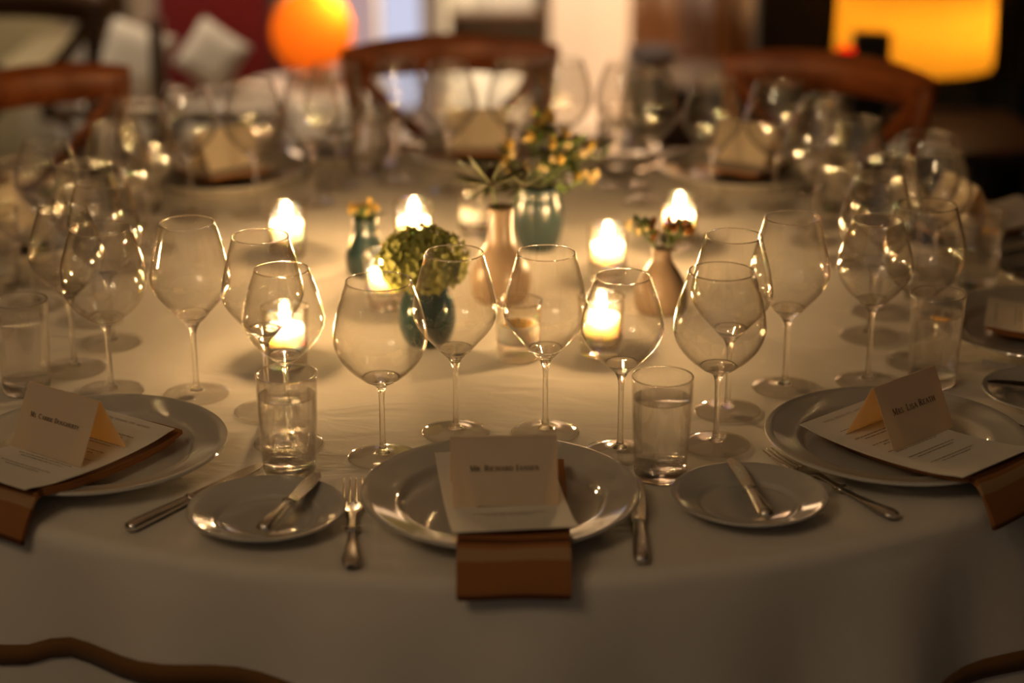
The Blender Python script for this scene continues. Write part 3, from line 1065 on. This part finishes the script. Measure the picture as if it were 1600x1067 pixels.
# --- thistles
for i, (dx, dy, h, R, lab) in enumerate([(-.012, -.006, .172, 1.15, 'larger spiky thistle with a dark head in the beige bottle'),
                                         (.030, .012, .166, .9, 'smaller thistle leaning towards the large teal vase')]):
    t = thing('thistle', lab, 'flower', (.018, -.045, TOP + .03), 0, 'thistles')
    top = Vector((dx, dy, h - .03))
    part('flower_stem', tube('flower_stem', [(0, 0, 0), (dx * .25, dy * .25, .08), tuple(top)], .002, M['stemgreen'], 8), t)
    bm = bmesh.new()
    bmesh.ops.create_uvsphere(bm, u_segments=14, v_segments=9, radius=.0105, matrix=Matrix.Translation(top + Vector((0, 0, .007))) @ Matrix.Diagonal((1, 1, 1.35, 1)))
    part('flower_head', to_mesh('flower_head', bm, M['thistle_head'], True), t)
    rn = random.Random(20 + i)
    for q in range(30):
        a = q * 2.4 + rn.uniform(-.2, .2)
        el = rn.uniform(-.35, .75)
        b = part('bract', ME_bract, t, tuple(top + Vector((cos(a) * .006, sin(a) * .006, -.002))))
        aim(b, (cos(a) * cos(el), sin(a) * cos(el), sin(el)))
        sc = R * rn.uniform(1.0, 1.45)
        b.scale = (sc, sc, sc)


def sprig(name, base, tip, blooms, leaves, label, group, meshes, leafm, seed, spread, r=.0014):
    rn = random.Random(seed)
    t = thing(name, label, 'flower', base, 0, group)
    tip = Vector(tip)
    mid = Vector((tip.x * .3, tip.y * .3, tip.z * .6))
    part('flower_stem', tube('flower_stem', [tuple(p) for p in catmull([(0, 0, 0), tuple(mid), tuple(tip)], 4)], r, M['stemgreen'], 6), t)
    for q in range(blooms):
        d = rand_dir(rn) * spread * rn.uniform(.35, 1)
        d.z = d.z * .8
        p = tip + d
        b = part('bloom', rn.choice(meshes), t, tuple(p), (rn.uniform(-.6, .6), rn.uniform(-.6, .6), rn.uniform(0, 6)))
        if d.length > .008:
            part('stalk', tube('stalk', [(0, 0, 0), tuple((tip - Vector((0, 0, spread)) - p) * .5 + Vector((0, 0, -.004))), tuple(tip - Vector((0, 0, spread)) - p)], .0007, M['stemgreen'], 5), b)
            b.rotation_euler = (0, 0, 0)
    for q in range(leaves):
        s = rn.uniform(.62, 1.0)
        p = mid.lerp(tip, (s - .5) * 2)
        a = rn.uniform(0, 6.28)
        l = part('leaf', leafm, t, tuple(p))
        aim(l, (cos(a), sin(a), rn.uniform(-.1, .8)))
        sc = rn.uniform(.8, 1.3)
        l.scale = (sc, sc, sc)


# bouquet of the large teal vase
for i, (dx, dy, h, n, ln, sp) in enumerate([(-.045, -.005, .150, 4, 7, .022), (-.012, .012, .178, 5, 6, .024), (.030, .0, .172, 5, 8, .026),
                                            (.058, .015, .160, 5, 8, .024), (.075, -.02, .118, 4, 7, .018), (.018, -.022, .135, 5, 8, .022), (.002, .03, .195, 4, 6, .02),
                                            (.088, .02, .150, 3, 4, .018), (-.030, -.02, .128, 3, 9, .02), (.040, .02, .140, 3, 9, .024)]):
    sprig('flower_sprig', (.074, .205, TOP + .02), (dx, dy, h - .02), n, ln, 'yellow flowering sprig with green leaves in the large teal vase', 'sprigs in the large teal vase',
          [ME_bloom, ME_bloom, ME_bloom_c, ME_budg], ME_leaf, 40 + i, sp)
# yellow buds of the small bottle
for i, (dx, dy) in enumerate([(-.016, .0), (-.006, .008), (.006, -.006), (.016, .003), (.0, -.012)]):
    sprig('flower_bud', (-.181, .074, TOP + .03), (dx, dy, .066 + .004 * (i % 3)), 3, 5, 'small yellow bud on a short stem in the small teal bottle', 'buds in the small teal bottle',
          [ME_bloom_s, ME_bloom_s, ME_budg], ME_leaf_s, 60 + i, .009)
# orange-brown sprigs of the bud vase
for i, (dx, dy, h, m) in enumerate([(-.034, .0, .125, [ME_budg, ME_bloom_c, ME_budg]), (-.016, .008, .112, [ME_budg, ME_bud]), (.014, -.004, .122, [ME_bud, ME_bud, ME_budg]), (.030, .006, .118, [ME_bud, ME_bud, ME_budg])]):
    sprig('flower_sprig', (.240, -.095, TOP + .03), (dx, dy, h - .03), 9, 6,
          'green and orange-brown budded sprig in the squat beige bud vase', 'sprigs in the beige bud vase', m, ME_leaf_s, 80 + i, .017)


# ================================================================== CHAIRS
def chair_meshes(wd):
    d = {}
    bw = .200                              # half width of the back
    yb = -.20
    # curved top rail
    pts = []
    for i in range(17):
        t = -1 + i / 8
        pts.append((bw * 1.06 * t, yb - .045 * (1 - t * t) - .012, .865 - .012 * t * t))
    bm = bmesh.new()
    add_tube(bm, pts, [.031 + .008 * (1 - abs(-1 + i / 8) ** 3) for i in range(17)], 12, .38, (0, 0, 1))
    d['top_rail'] = to_mesh('top_rail', bm, wd, True, 60)
    d['posts'] = []
    for s in (-1, 1):
        p = catmull([(s * .165, yb + .03, 0), (s * .175, yb + .035, .25), (s * .180, yb + .03, .45), (s * .178, yb + .012, .60), (s * .186, yb - .006, .74), (s * bw, yb - .014, .862)], 4)
        d['posts'].append(tube('back_post', p, .0165, wd, 10))
    d['cross'] = []
    for s in (-1, 1):
        p = []
        for i in range(9):
            t = i / 8
            p.append((s * (-.172 + .352 * t), yb - .012 - .040 * sin(pi * t) + (.006 if s > 0 else -.006), .50 + .335 * t + .02 * sin(2 * pi * t)))
        d['cross'].append(tube('cross_slat', p, .015, wd, 8, .4, (0, 0, 1)))
    d['lower_rail'] = tube('lower_rail', [(-.176, yb + .018, .49), (0, yb - .012, .49), (.176, yb + .018, .49)], .013, wd, 8)
    bm = bmesh.new()
    add_lathe(bm, [(0, .445), (.185, .445), (.197, .452), (.197, .468), (.185, .475), (0, .478)], 32)
    for v in bm.verts:
        v.co.x *= 1.03 + .12 * max(0, v.co.y / .2)
        v.co.y *= 1.02
    d['seat'] = to_mesh('seat', bm, M['rush'], True, 50)
    d['legs'] = [tube('front_leg', [(s * .185, .175, 0), (s * .178, .165, .25), (s * .17, .155, .455)], [.013, .016, .018], wd, 10) for s in (-1, 1)]
    d['stretch'] = [tube('stretcher', [(s * .18, .168, .18), (s * .171, yb + .033, .20)], .010, wd, 8) for s in (-1, 1)] + \
                   [tube('stretcher', [(-.18, .168, .24), (.18, .168, .24)], .010, wd, 8), tube('stretcher', [(-.172, yb + .034, .26), (.172, yb + .034, .26)], .010, wd, 8)]
    return d


CM = chair_meshes(M['chairwood'])
CM2 = chair_meshes(M['darkwood'])


def chair(x, y, rz, label, group, cm=CM):
    t = thing('cross_back_chair', label, 'chair', (x, y, 0), rz, group)
    part('seat', cm['seat'], t); part('top_rail', cm['top_rail'], t); part('lower_rail', cm['lower_rail'], t)
    for m in cm['posts']: part('back_post', m, t)
    for m in cm['cross']: part('cross_slat', m, t)
    for m in cm['legs']: part('front_leg', m, t)
    for m in cm['stretch']: part('stretcher', m, t)


x, y = polar(4, 1.0, .925); chair(x, y, rot_of(4) + radians(2), 'cherry-wood cross-back chair standing before the amber lamp', 'chairs at the round table')
x, y = polar(5, 2.5, .93); chair(x, y, rot_of(5) + radians(4), 'cherry-wood cross-back chair standing before the cream wall', 'chairs at the round table')
x, y = polar(6, 9.5, .96); chair(x, y, rot_of(6) + radians(4), 'cherry-wood cross-back chair standing before the settee', 'chairs at the round table')
chair(-1.13, 1.55, radians(172), 'dark wooden cross-back chair in front of the olive sofa', 'spare chairs', CM2)


# ================================================================== BEHIND THE TABLE
# olive sofa by the left wall
so = thing('sofa', 'olive-grey upholstered sofa behind the dark wooden chair', 'sofa', (-1.80, 2.55, 0))
M['olive'] = cloth_mat('olive_upholstery', (.26, .21, .115), 200, .2, .2)
M['white_cushion'] = cloth_mat('white_upholstery', (.48, .42, .34), 200, .2, .2)
M['red_velvet'] = cloth_mat('red_velvet', (.14, .005, .004), 200, .2, .2)
part('back', box('back', (0, .33, .55), (1.15, .2, .62), M['olive'], .06), so)
part('seat_base', box('seat_base', (0, 0, .24), (1.15, .8, .28), M['olive'], .04), so)
part('seat_cushion', box('seat_cushion', (0, -.06, .44), (.98, .68, .14), M['olive'], .05), so)
for s in (-1, 1): part('armrest', box('armrest', (s * .54, -.02, .36), (.14, .8, .5), M['olive'], .05), so)
for sx in (-1, 1):
    for sy in (-1, 1): part('foot', box('foot', (sx * .5, sy * .33, .05), (.06, .06, .1), M['darkwood']), so)

# settee with pale cushions and a dark frame
se = thing('settee', 'dark-framed settee with pale seat cushions beside the olive sofa', 'settee', (-.83, 2.28, 0), radians(-4))
for sd in (-1, 1):
    part('seat_cushion', box('seat_cushion', (sd * .135, 0, .455), (.255, .42, .15), M['white_cushion'], .045), se)
part('front_rail', box('front_rail', (0, -.245, .545), (.56, .03, .03), M['darkwood'], .004), se)
part('seat_frame', box('seat_frame', (0, 0, .34), (.56, .46, .07), M['darkwood'], .006), se)
part('divider', box('divider', (.02, -.247, .56), (.032, .03, .45), M['darkwood'], .004), se)
for sx in (-1, 1):
    for sy in (-1, 1): part('leg', box('leg', (sx * .25, sy * .19, .155), (.045, .045, .31), M['darkwood'], .004), se)


def pillow(name, label, loc, rot, s, mat):
    bm = bmesh.new()
    n = 10
    top = [[None] * (n + 1) for _ in range(n + 1)]
    bot = [[None] * (n + 1) for _ in range(n + 1)]
    for i in range(n + 1):
        for j in range(n + 1):
            u = -1 + 2 * i / n; v = -1 + 2 * j / n
            h = .5 * s[1] * ((1 - u ** 4) * (1 - v ** 4)) ** .5
            k = 1 - .06 * (1 - u * u) * abs(v) ** 3
            k2 = 1 - .06 * (1 - v * v) * abs(u) ** 3
            top[i][j] = bm.verts.new((u * s[0] / 2 * k2, -h, v * s[2] / 2 * k))
            bot[i][j] = top[i][j] if i in (0, n) or j in (0, n) else bm.verts.new((u * s[0] / 2 * k2, h, v * s[2] / 2 * k))
    for i in range(n):
        for j in range(n):
            bm.faces.new((top[i][j], top[i + 1][j], top[i + 1][j + 1], top[i][j + 1]))
            bm.faces.new((bot[i][j], bot[i][j + 1], bot[i + 1][j + 1], bot[i + 1][j]))
    me = to_mesh(name, bm, mat, True)
    return thing(name, label, 'cushion', loc, 0, 'settee cushions', me, rot)


pillow('cushion', 'white square cushion on the settee, by the olive sofa', (-.935, 2.29, .640), (radians(-8), radians(20), 0), (.17, .08, .17), M['white_cushion'])
pillow('cushion', 'white square cushion on the settee, by the cream-clothed side table', (-.735, 2.29, .645), (radians(-8), radians(35), 0), (.15, .08, .15), M['white_cushion'])

# red velvet armchair
ra = thing('armchair', 'deep red velvet armchair behind the settee', 'armchair', (-.86, 3.37, 0), 0)
part('back', box('back', (0, -.18, .62), (.36, .14, .66), M['red_velvet'], .06), ra)
part('seat', box('seat', (0, .05, .34), (.40, .50, .24), M['red_velvet'], .05), ra)
for s in (-1, 1): part('armrest', box('armrest', (s * .20, .08, .42), (.08, .44, .30), M['red_velvet'], .05), ra)
for sx in (-1, 1):
    for sy in (-1, 1): part('leg', box('leg', (sx * .16, sy * .18, .11), (.05, .05, .22), M['darkwood']), ra)

# side table under a cream cloth with the orange lamp
st = thing('side_table', 'round side table under a long cream cloth', 'table', (-.53, 2.82, 0))
part('cloth', lathe('cloth', [(0, .455), (.20, .455), (.212, .448), (.22, .43), (.228, .30), (.235, .005)], M['cloth2'], 40), st)
ol = thing('globe_lamp', 'glowing orange glass globe lamp on the cream-clothed side table', 'lamp', (-.53, 2.82, .456))
def lit_shade(name, col, w, df=.6):
    m, nt, out = nt_new(name)
    d = nt.nodes.new('ShaderNodeBsdfDiffuse'); d.inputs[0].default_value = (*[c * df for c in col], 1)
    t = nt.nodes.new('ShaderNodeBsdfTranslucent'); t.inputs[0].default_value = (*col, 1)
    mx = nt.nodes.new('ShaderNodeMixShader'); mx.inputs[0].default_value = w
    nt.links.new(d.outputs[0], mx.inputs[1]); nt.links.new(t.outputs[0], mx.inputs[2]); nt.links.new(mx.outputs[0], out.inputs[0])
    return m


M['orange_glow'] = lit_shade('orange_glass', (1.0, .24, .016), .6, .12)
M['amber_glow'] = lit_shade('amber_shade', (1.0, .66, .16), .8)
M['lamp_bulb'] = emission('lamp_bulb', (1, .74, .42), 80)
M['lamp_bulb2'] = emission('globe_bulb', (1, .74, .42), 62)
ME_lbulb = lathe('light_bulb', catmull([(0, -.03), (.012, -.028), (.016, -.005), (.028, .025), (.022, .05), (0, .058)], 2), M['lamp_bulb'], 18)
ME_lbulb2 = lathe('light_bulb', catmull([(0, -.02), (.009, -.018), (.012, -.003), (.02, .018), (.016, .036), (0, .041)], 2), M['lamp_bulb2'], 18)
part('light_bulb', ME_lbulb2, ol, (.045, -.02, .205))
part('lamp_foot', lathe('lamp_foot', [(0, 0), (.055, 0), (.058, .008), (.03, .018), (.018, .03), (.03, .042), (0, .045)], M['brass'], 28), ol)
part('globe', lathe('globe', catmull([(0, .040), (.035, .044), (.075, .066), (.104, .105), (.115, .150), (.106, .20), (.080, .242), (.04, .268), (0, .275)], 3), M['orange_glow'], 36), ol, label='lit orange glass globe')

# glazed garden door and bookcase against the back wall
d1 = structure('door_1', box('door_1', (0, 0, 1.05), (.40, .05, 2.1), principled('door_paint', (.62, .56, .50), .5), .004), (-.415, YB - .035, 0))
M['pane'] = emission('dusk_pane', (.74, .74, .95), .85)
M['pane_pink'] = emission('lamplit_pane', (.80, .52, .50), .6)
for i in range(2):
    for j in range(4):
        structure('pane', box('pane', (0, 0, 0), (.125, .012, .40), M['pane'] if i else M['pane_pink'], 0), (-.075 + .15 * i, -.028, .36 + .46 * j), parent=d1, label='window pane with pale evening light')
structure('door_handle', tube('door_handle', [(0, 0, 0), (0, -.05, 0), (-.10, -.055, 0)], .009, M['brass'], 8), (.18, -.02, 1.0), parent=d1)

bk = thing('bookcase', 'pale painted bookcase between the glazed door and cream wall', 'bookcase', (-.02, YB - .13, 0))
mbc = principled('bookcase_paint', (.45, .39, .29), .6)
for sd in (-1, 1):
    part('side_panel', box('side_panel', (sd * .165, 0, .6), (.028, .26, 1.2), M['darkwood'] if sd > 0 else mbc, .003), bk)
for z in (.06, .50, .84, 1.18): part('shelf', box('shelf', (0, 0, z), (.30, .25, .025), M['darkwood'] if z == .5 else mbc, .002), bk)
part('back_panel', box('back_panel', (0, .115, .6), (.30, .02, 1.2), mbc), bk)
cols = [(.50, .45, .35), (.62, .56, .44), (.36, .32, .26), (.55, .50, .42), (.42, .30, .20)]
bmats = [principled('book_cover', c, .6) for c in cols]
rnd = random.Random(9)
for z0, top in ((.0725, .36), (.5125, .82)):
    x = -.147
    while x < .14:
        w = rnd.uniform(.022, .05)
        h = rnd.uniform(.20, .26)
        if x + w > .148: break
        q = rnd.randrange(5)
        b = thing('book', f'{("tan", "cream", "grey", "pale", "brown")[q]} book standing on the {"upper" if z0 > .3 else "lowest"} bookcase shelf', 'book', (-.02 + x + w / 2, YB - .14, z0), 0, f'{("tan", "cream", "grey", "pale", "brown")[q]} books on the {"upper" if z0 > .3 else "lowest"} shelf')
        part('cover', box('cover', (0, 0, h / 2), (w * .96, .16, h), bmats[q], .003), b)
        part('pages', box('pages', (0, .008, h / 2 + .0005), (w * .7, .155, h - .004), M['paper']), b)
        x += w


# curtains beside the cream wall
def curtain(name, label, x0, x1, y, amp, n, mat, group='curtains'):
    bm = bmesh.new()
    N = 90
    rows = []
    for z in (.01, .8, 1.6, 2.4):
        row = []
        for i in range(N + 1):
            t = i / N
            a = amp * (1.15 - .1 * z)
            row.append(bm.verts.new((x0 + (x1 - x0) * t + .004 * sin(9 * t * n), y + a * sin(2 * pi * n * t) + a * .3 * sin(5 * pi * n * t + z), z)))
        rows.append(row)
    for a, b in zip(rows, rows[1:]):
        for i in range(N): bm.faces.new((a[i], a[i + 1], b[i + 1], b[i]))
    geo = bmesh.ops.solidify(bm, geom=list(bm.faces), thickness=.004)
    me = to_mesh(name, bm, mat, True)
    return thing(name, label, 'curtain', (0, 0, 0), 0, group, me)


M['curtain_tan'] = cloth_mat('tan_curtain', (.66, .48, .31), 200, .1, .1)
M['curtain_mauve'] = cloth_mat('mauve_curtain', (.56, .44, .37), 200, .1, .1)
M['curtain_brown'] = cloth_mat('brown_curtain', (.42, .25, .11), 200, .1, .1)
M['curtain_black'] = cloth_mat('black_curtain', (.012, .014, .010), 200, .1, .1)
M['curtain_ivory'] = cloth_mat('ivory_curtain', (.62, .54, .40), 200, .1, .1)
curtain('curtain', 'tan floor-length curtain next to the cream wall', .43, .59, YB - .10, .018, 2, M['curtain_tan'])
curtain('curtain', 'greyish mauve curtain hanging between the tan and brown ones', .585, .70, YB - .18, .016, 2, M['curtain_mauve'])
curtain('curtain', 'brown floor-length curtain next to the dark wall', .69, .95, YB - .10, .02, 3, M['curtain_brown'])
curtain('curtain', 'black floor-length curtain beside the amber lamp', 1.28, 2.40, 2.55, .05, 7, M['curtain_black'])
curtain('curtain', 'ivory floor-length curtain between the olive sofa and red armchair', -1.52, -1.16, 3.10, .04, 4, M['curtain_ivory'])
curtain('curtain', 'narrow ivory curtain beside the glazed door', -.82, -.71, YB - .10, .025, 2, M['curtain_ivory'])

# dark chest with a pale bowl
ch = thing('chest', 'low dark wooden chest of drawers before the curtains', 'chest', (.52, 2.45, 0), radians(-3))
part('body', box('body', (0, 0, .31), (.36, .34, .46), M['darkwood'], .006), ch)
part('top', box('top', (0, 0, .55), (.39, .37, .025), M['darkwood'], .004), ch)
for z in (.20, .40):
    dr = part('drawer', box('drawer', (0, -.178, z), (.32, .02, .17), M['darkwood'], .004), ch)
    for s in (-1, 1): part('knob', lathe('knob', [(0, 0), (.006, 0), (.006, .012), (.014, .018), (.012, .028), (0, .03)], M['brass'], 16), dr, (s * .09, -.187, z), (radians(90), 0, 0))
for sx in (-1, 1):
    for sy in (-1, 1): part('leg', box('leg', (sx * .15, sy * .13, .045), (.05, .05, .09), M['darkwood']), ch)
thing('bowl', 'small blue-white china bowl on the dark chest', 'bowl', (.40, 2.42, .563), 0, None,
      lathe('bowl', [(0, 0), (.03, 0), (.032, .006), (.05, .02), (.065, .05), (.070, .075), (.066, .075), (.06, .05), (.045, .024), (.0, .012)], principled('blue_white_china', (.50, .50, .56), .2), 32, False, 50))

# console table with the amber drum lamp and a red glass holder
cs = thing('console_table', 'dark console table under the amber lamp', 'table', (1.02, 2.12, 0))
part('top', box('top', (0, 0, .475), (.62, .46, .03), M['darkwood'], .004), cs)
for sx in (-1, 1):
    for sy in (-1, 1): part('leg', box('leg', (sx * .28, sy * .20, .23), (.035, .035, .46), M['darkwood'], .003), cs)
lm = thing('table_lamp', 'large amber drum-shade table lamp on the dark console', 'lamp', (1.03, 2.14, .4905))
part('lamp_base', lathe('lamp_base', catmull([(0, 0), (.06, 0), (.062, .012), (.03, .02), (.045, .06), (.05, .09), (.03, .12), (.008, .135), (.007, .20), (0, .2)], 2), M['darkwood'], 28), lm)
part('lamp_shade', lathe('lamp_shade', [(.194, .165), (.196, .165), (.190, .46), (.188, .46)], M['amber_glow'], 44, closed=True), lm, label='glowing amber drum shade')
part('shade_ring', lathe('shade_ring', [(.008, .42), (.189, .422), (.189, .426), (.008, .424)], M['brass'], 32, closed=True), lm)
part('light_bulb', ME_lbulb, lm, (.03, 0, .235))
rg = thing('candle_box', 'small black box holder with a red glass front before the amber lamp', 'candle holder', (.885, 1.925, .4905))
part('box_body', box('box_body', (0, 0, .14), (.085, .05, .28), M['wall_dark'], .004), rg)
M['red_glow'] = emission('red_glass_lit', (1.0, .012, .004), 1.3)
part('red_glass', lathe('red_glass', catmull([(0, .175), (.018, .178), (.029, .20), (.029, .222), (.018, .242), (0, .247)], 3), M['red_glow'], 24), rg, (-.058, 0, 0), label='glowing red glass')

# ================================================================== ROOM LIGHTS
# ring chandelier hung above the near side of the room
chd = thing('chandelier', 'brass ring chandelier with nine small candle bulbs', 'chandelier', (-1.05, -2.2, 2.9))
part('ceiling_rose', lathe('ceiling_rose', [(0, 0), (.07, 0), (.065, -.02), (.02, -.035), (0, -.035)], M['brass'], 28), chd)
part('rod', tube('rod', [(0, 0, -.03), (0, 0, -.62)], .009, M['brass'], 8), chd)
bm = bmesh.new()
add_tube(bm, [(.30 * cos(2 * pi * i / 36), .30 * sin(2 * pi * i / 36), -.62) for i in range(37)], .010, 8)
part('ring', to_mesh('ring', bm, M['brass'], True), chd)
M['bulb'] = emission('warm_bulb', (1, .72, .42), BULB)
ME_sbulb = lathe('bulb', catmull([(0, 0), (.012, .006), (.019, .028), (.015, .052), (0, .07)], 2), M['bulb'], 14)
for i in range(9):
    a = 2 * pi * i / 9
    part('arm', tube('arm', [(0, 0, -.61), (.15 * cos(a), .15 * sin(a), -.64), (.30 * cos(a), .30 * sin(a), -.62)], .006, M['brass'], 6), chd)
    part('bulb', ME_sbulb, chd, (.30 * cos(a), .30 * sin(a), -.612))


def spot(name, loc, target, power, col, size, blend=.6, r=.04):
    l = bpy.data.lights.new(name, 'SPOT')
    l.energy = power; l.color = col; l.spot_size = radians(size); l.spot_blend = blend; l.shadow_soft_size = r
    o = link(name, l, None, loc)
    o.rotation_euler = (Vector(target) - Vector(loc)).to_track_quat('-Z', 'Y').to_euler()
    return o


# added spots without known fixtures, brightening the back wall and the sitting corner
for x, y, tx, ty, tz, p, sz, lab in [(.25, 3.0, .42, YB, .45, 1600, 60, 'recessed ceiling downlight washing the cream wall'),
                                     (-1.0, 1.75, -1.15, 2.7, .5, 260, 75, 'recessed ceiling downlight over the settee')]:
    t = thing('fill_spot', lab, 'light', (x, y, 2.9), 0, 'ceiling downlights')
    part('trim_ring', lathe('trim_ring', [(.045, -.004), (.06, -.004), (.06, 0), (.045, 0)], M['brass'], 28, closed=True), t)
    l = spot('fill_spot_beam', (x, y, 2.87), (tx, ty, tz), p, (1, .80, .58), sz)
    l.parent = t; l.location = (0, 0, -.03)
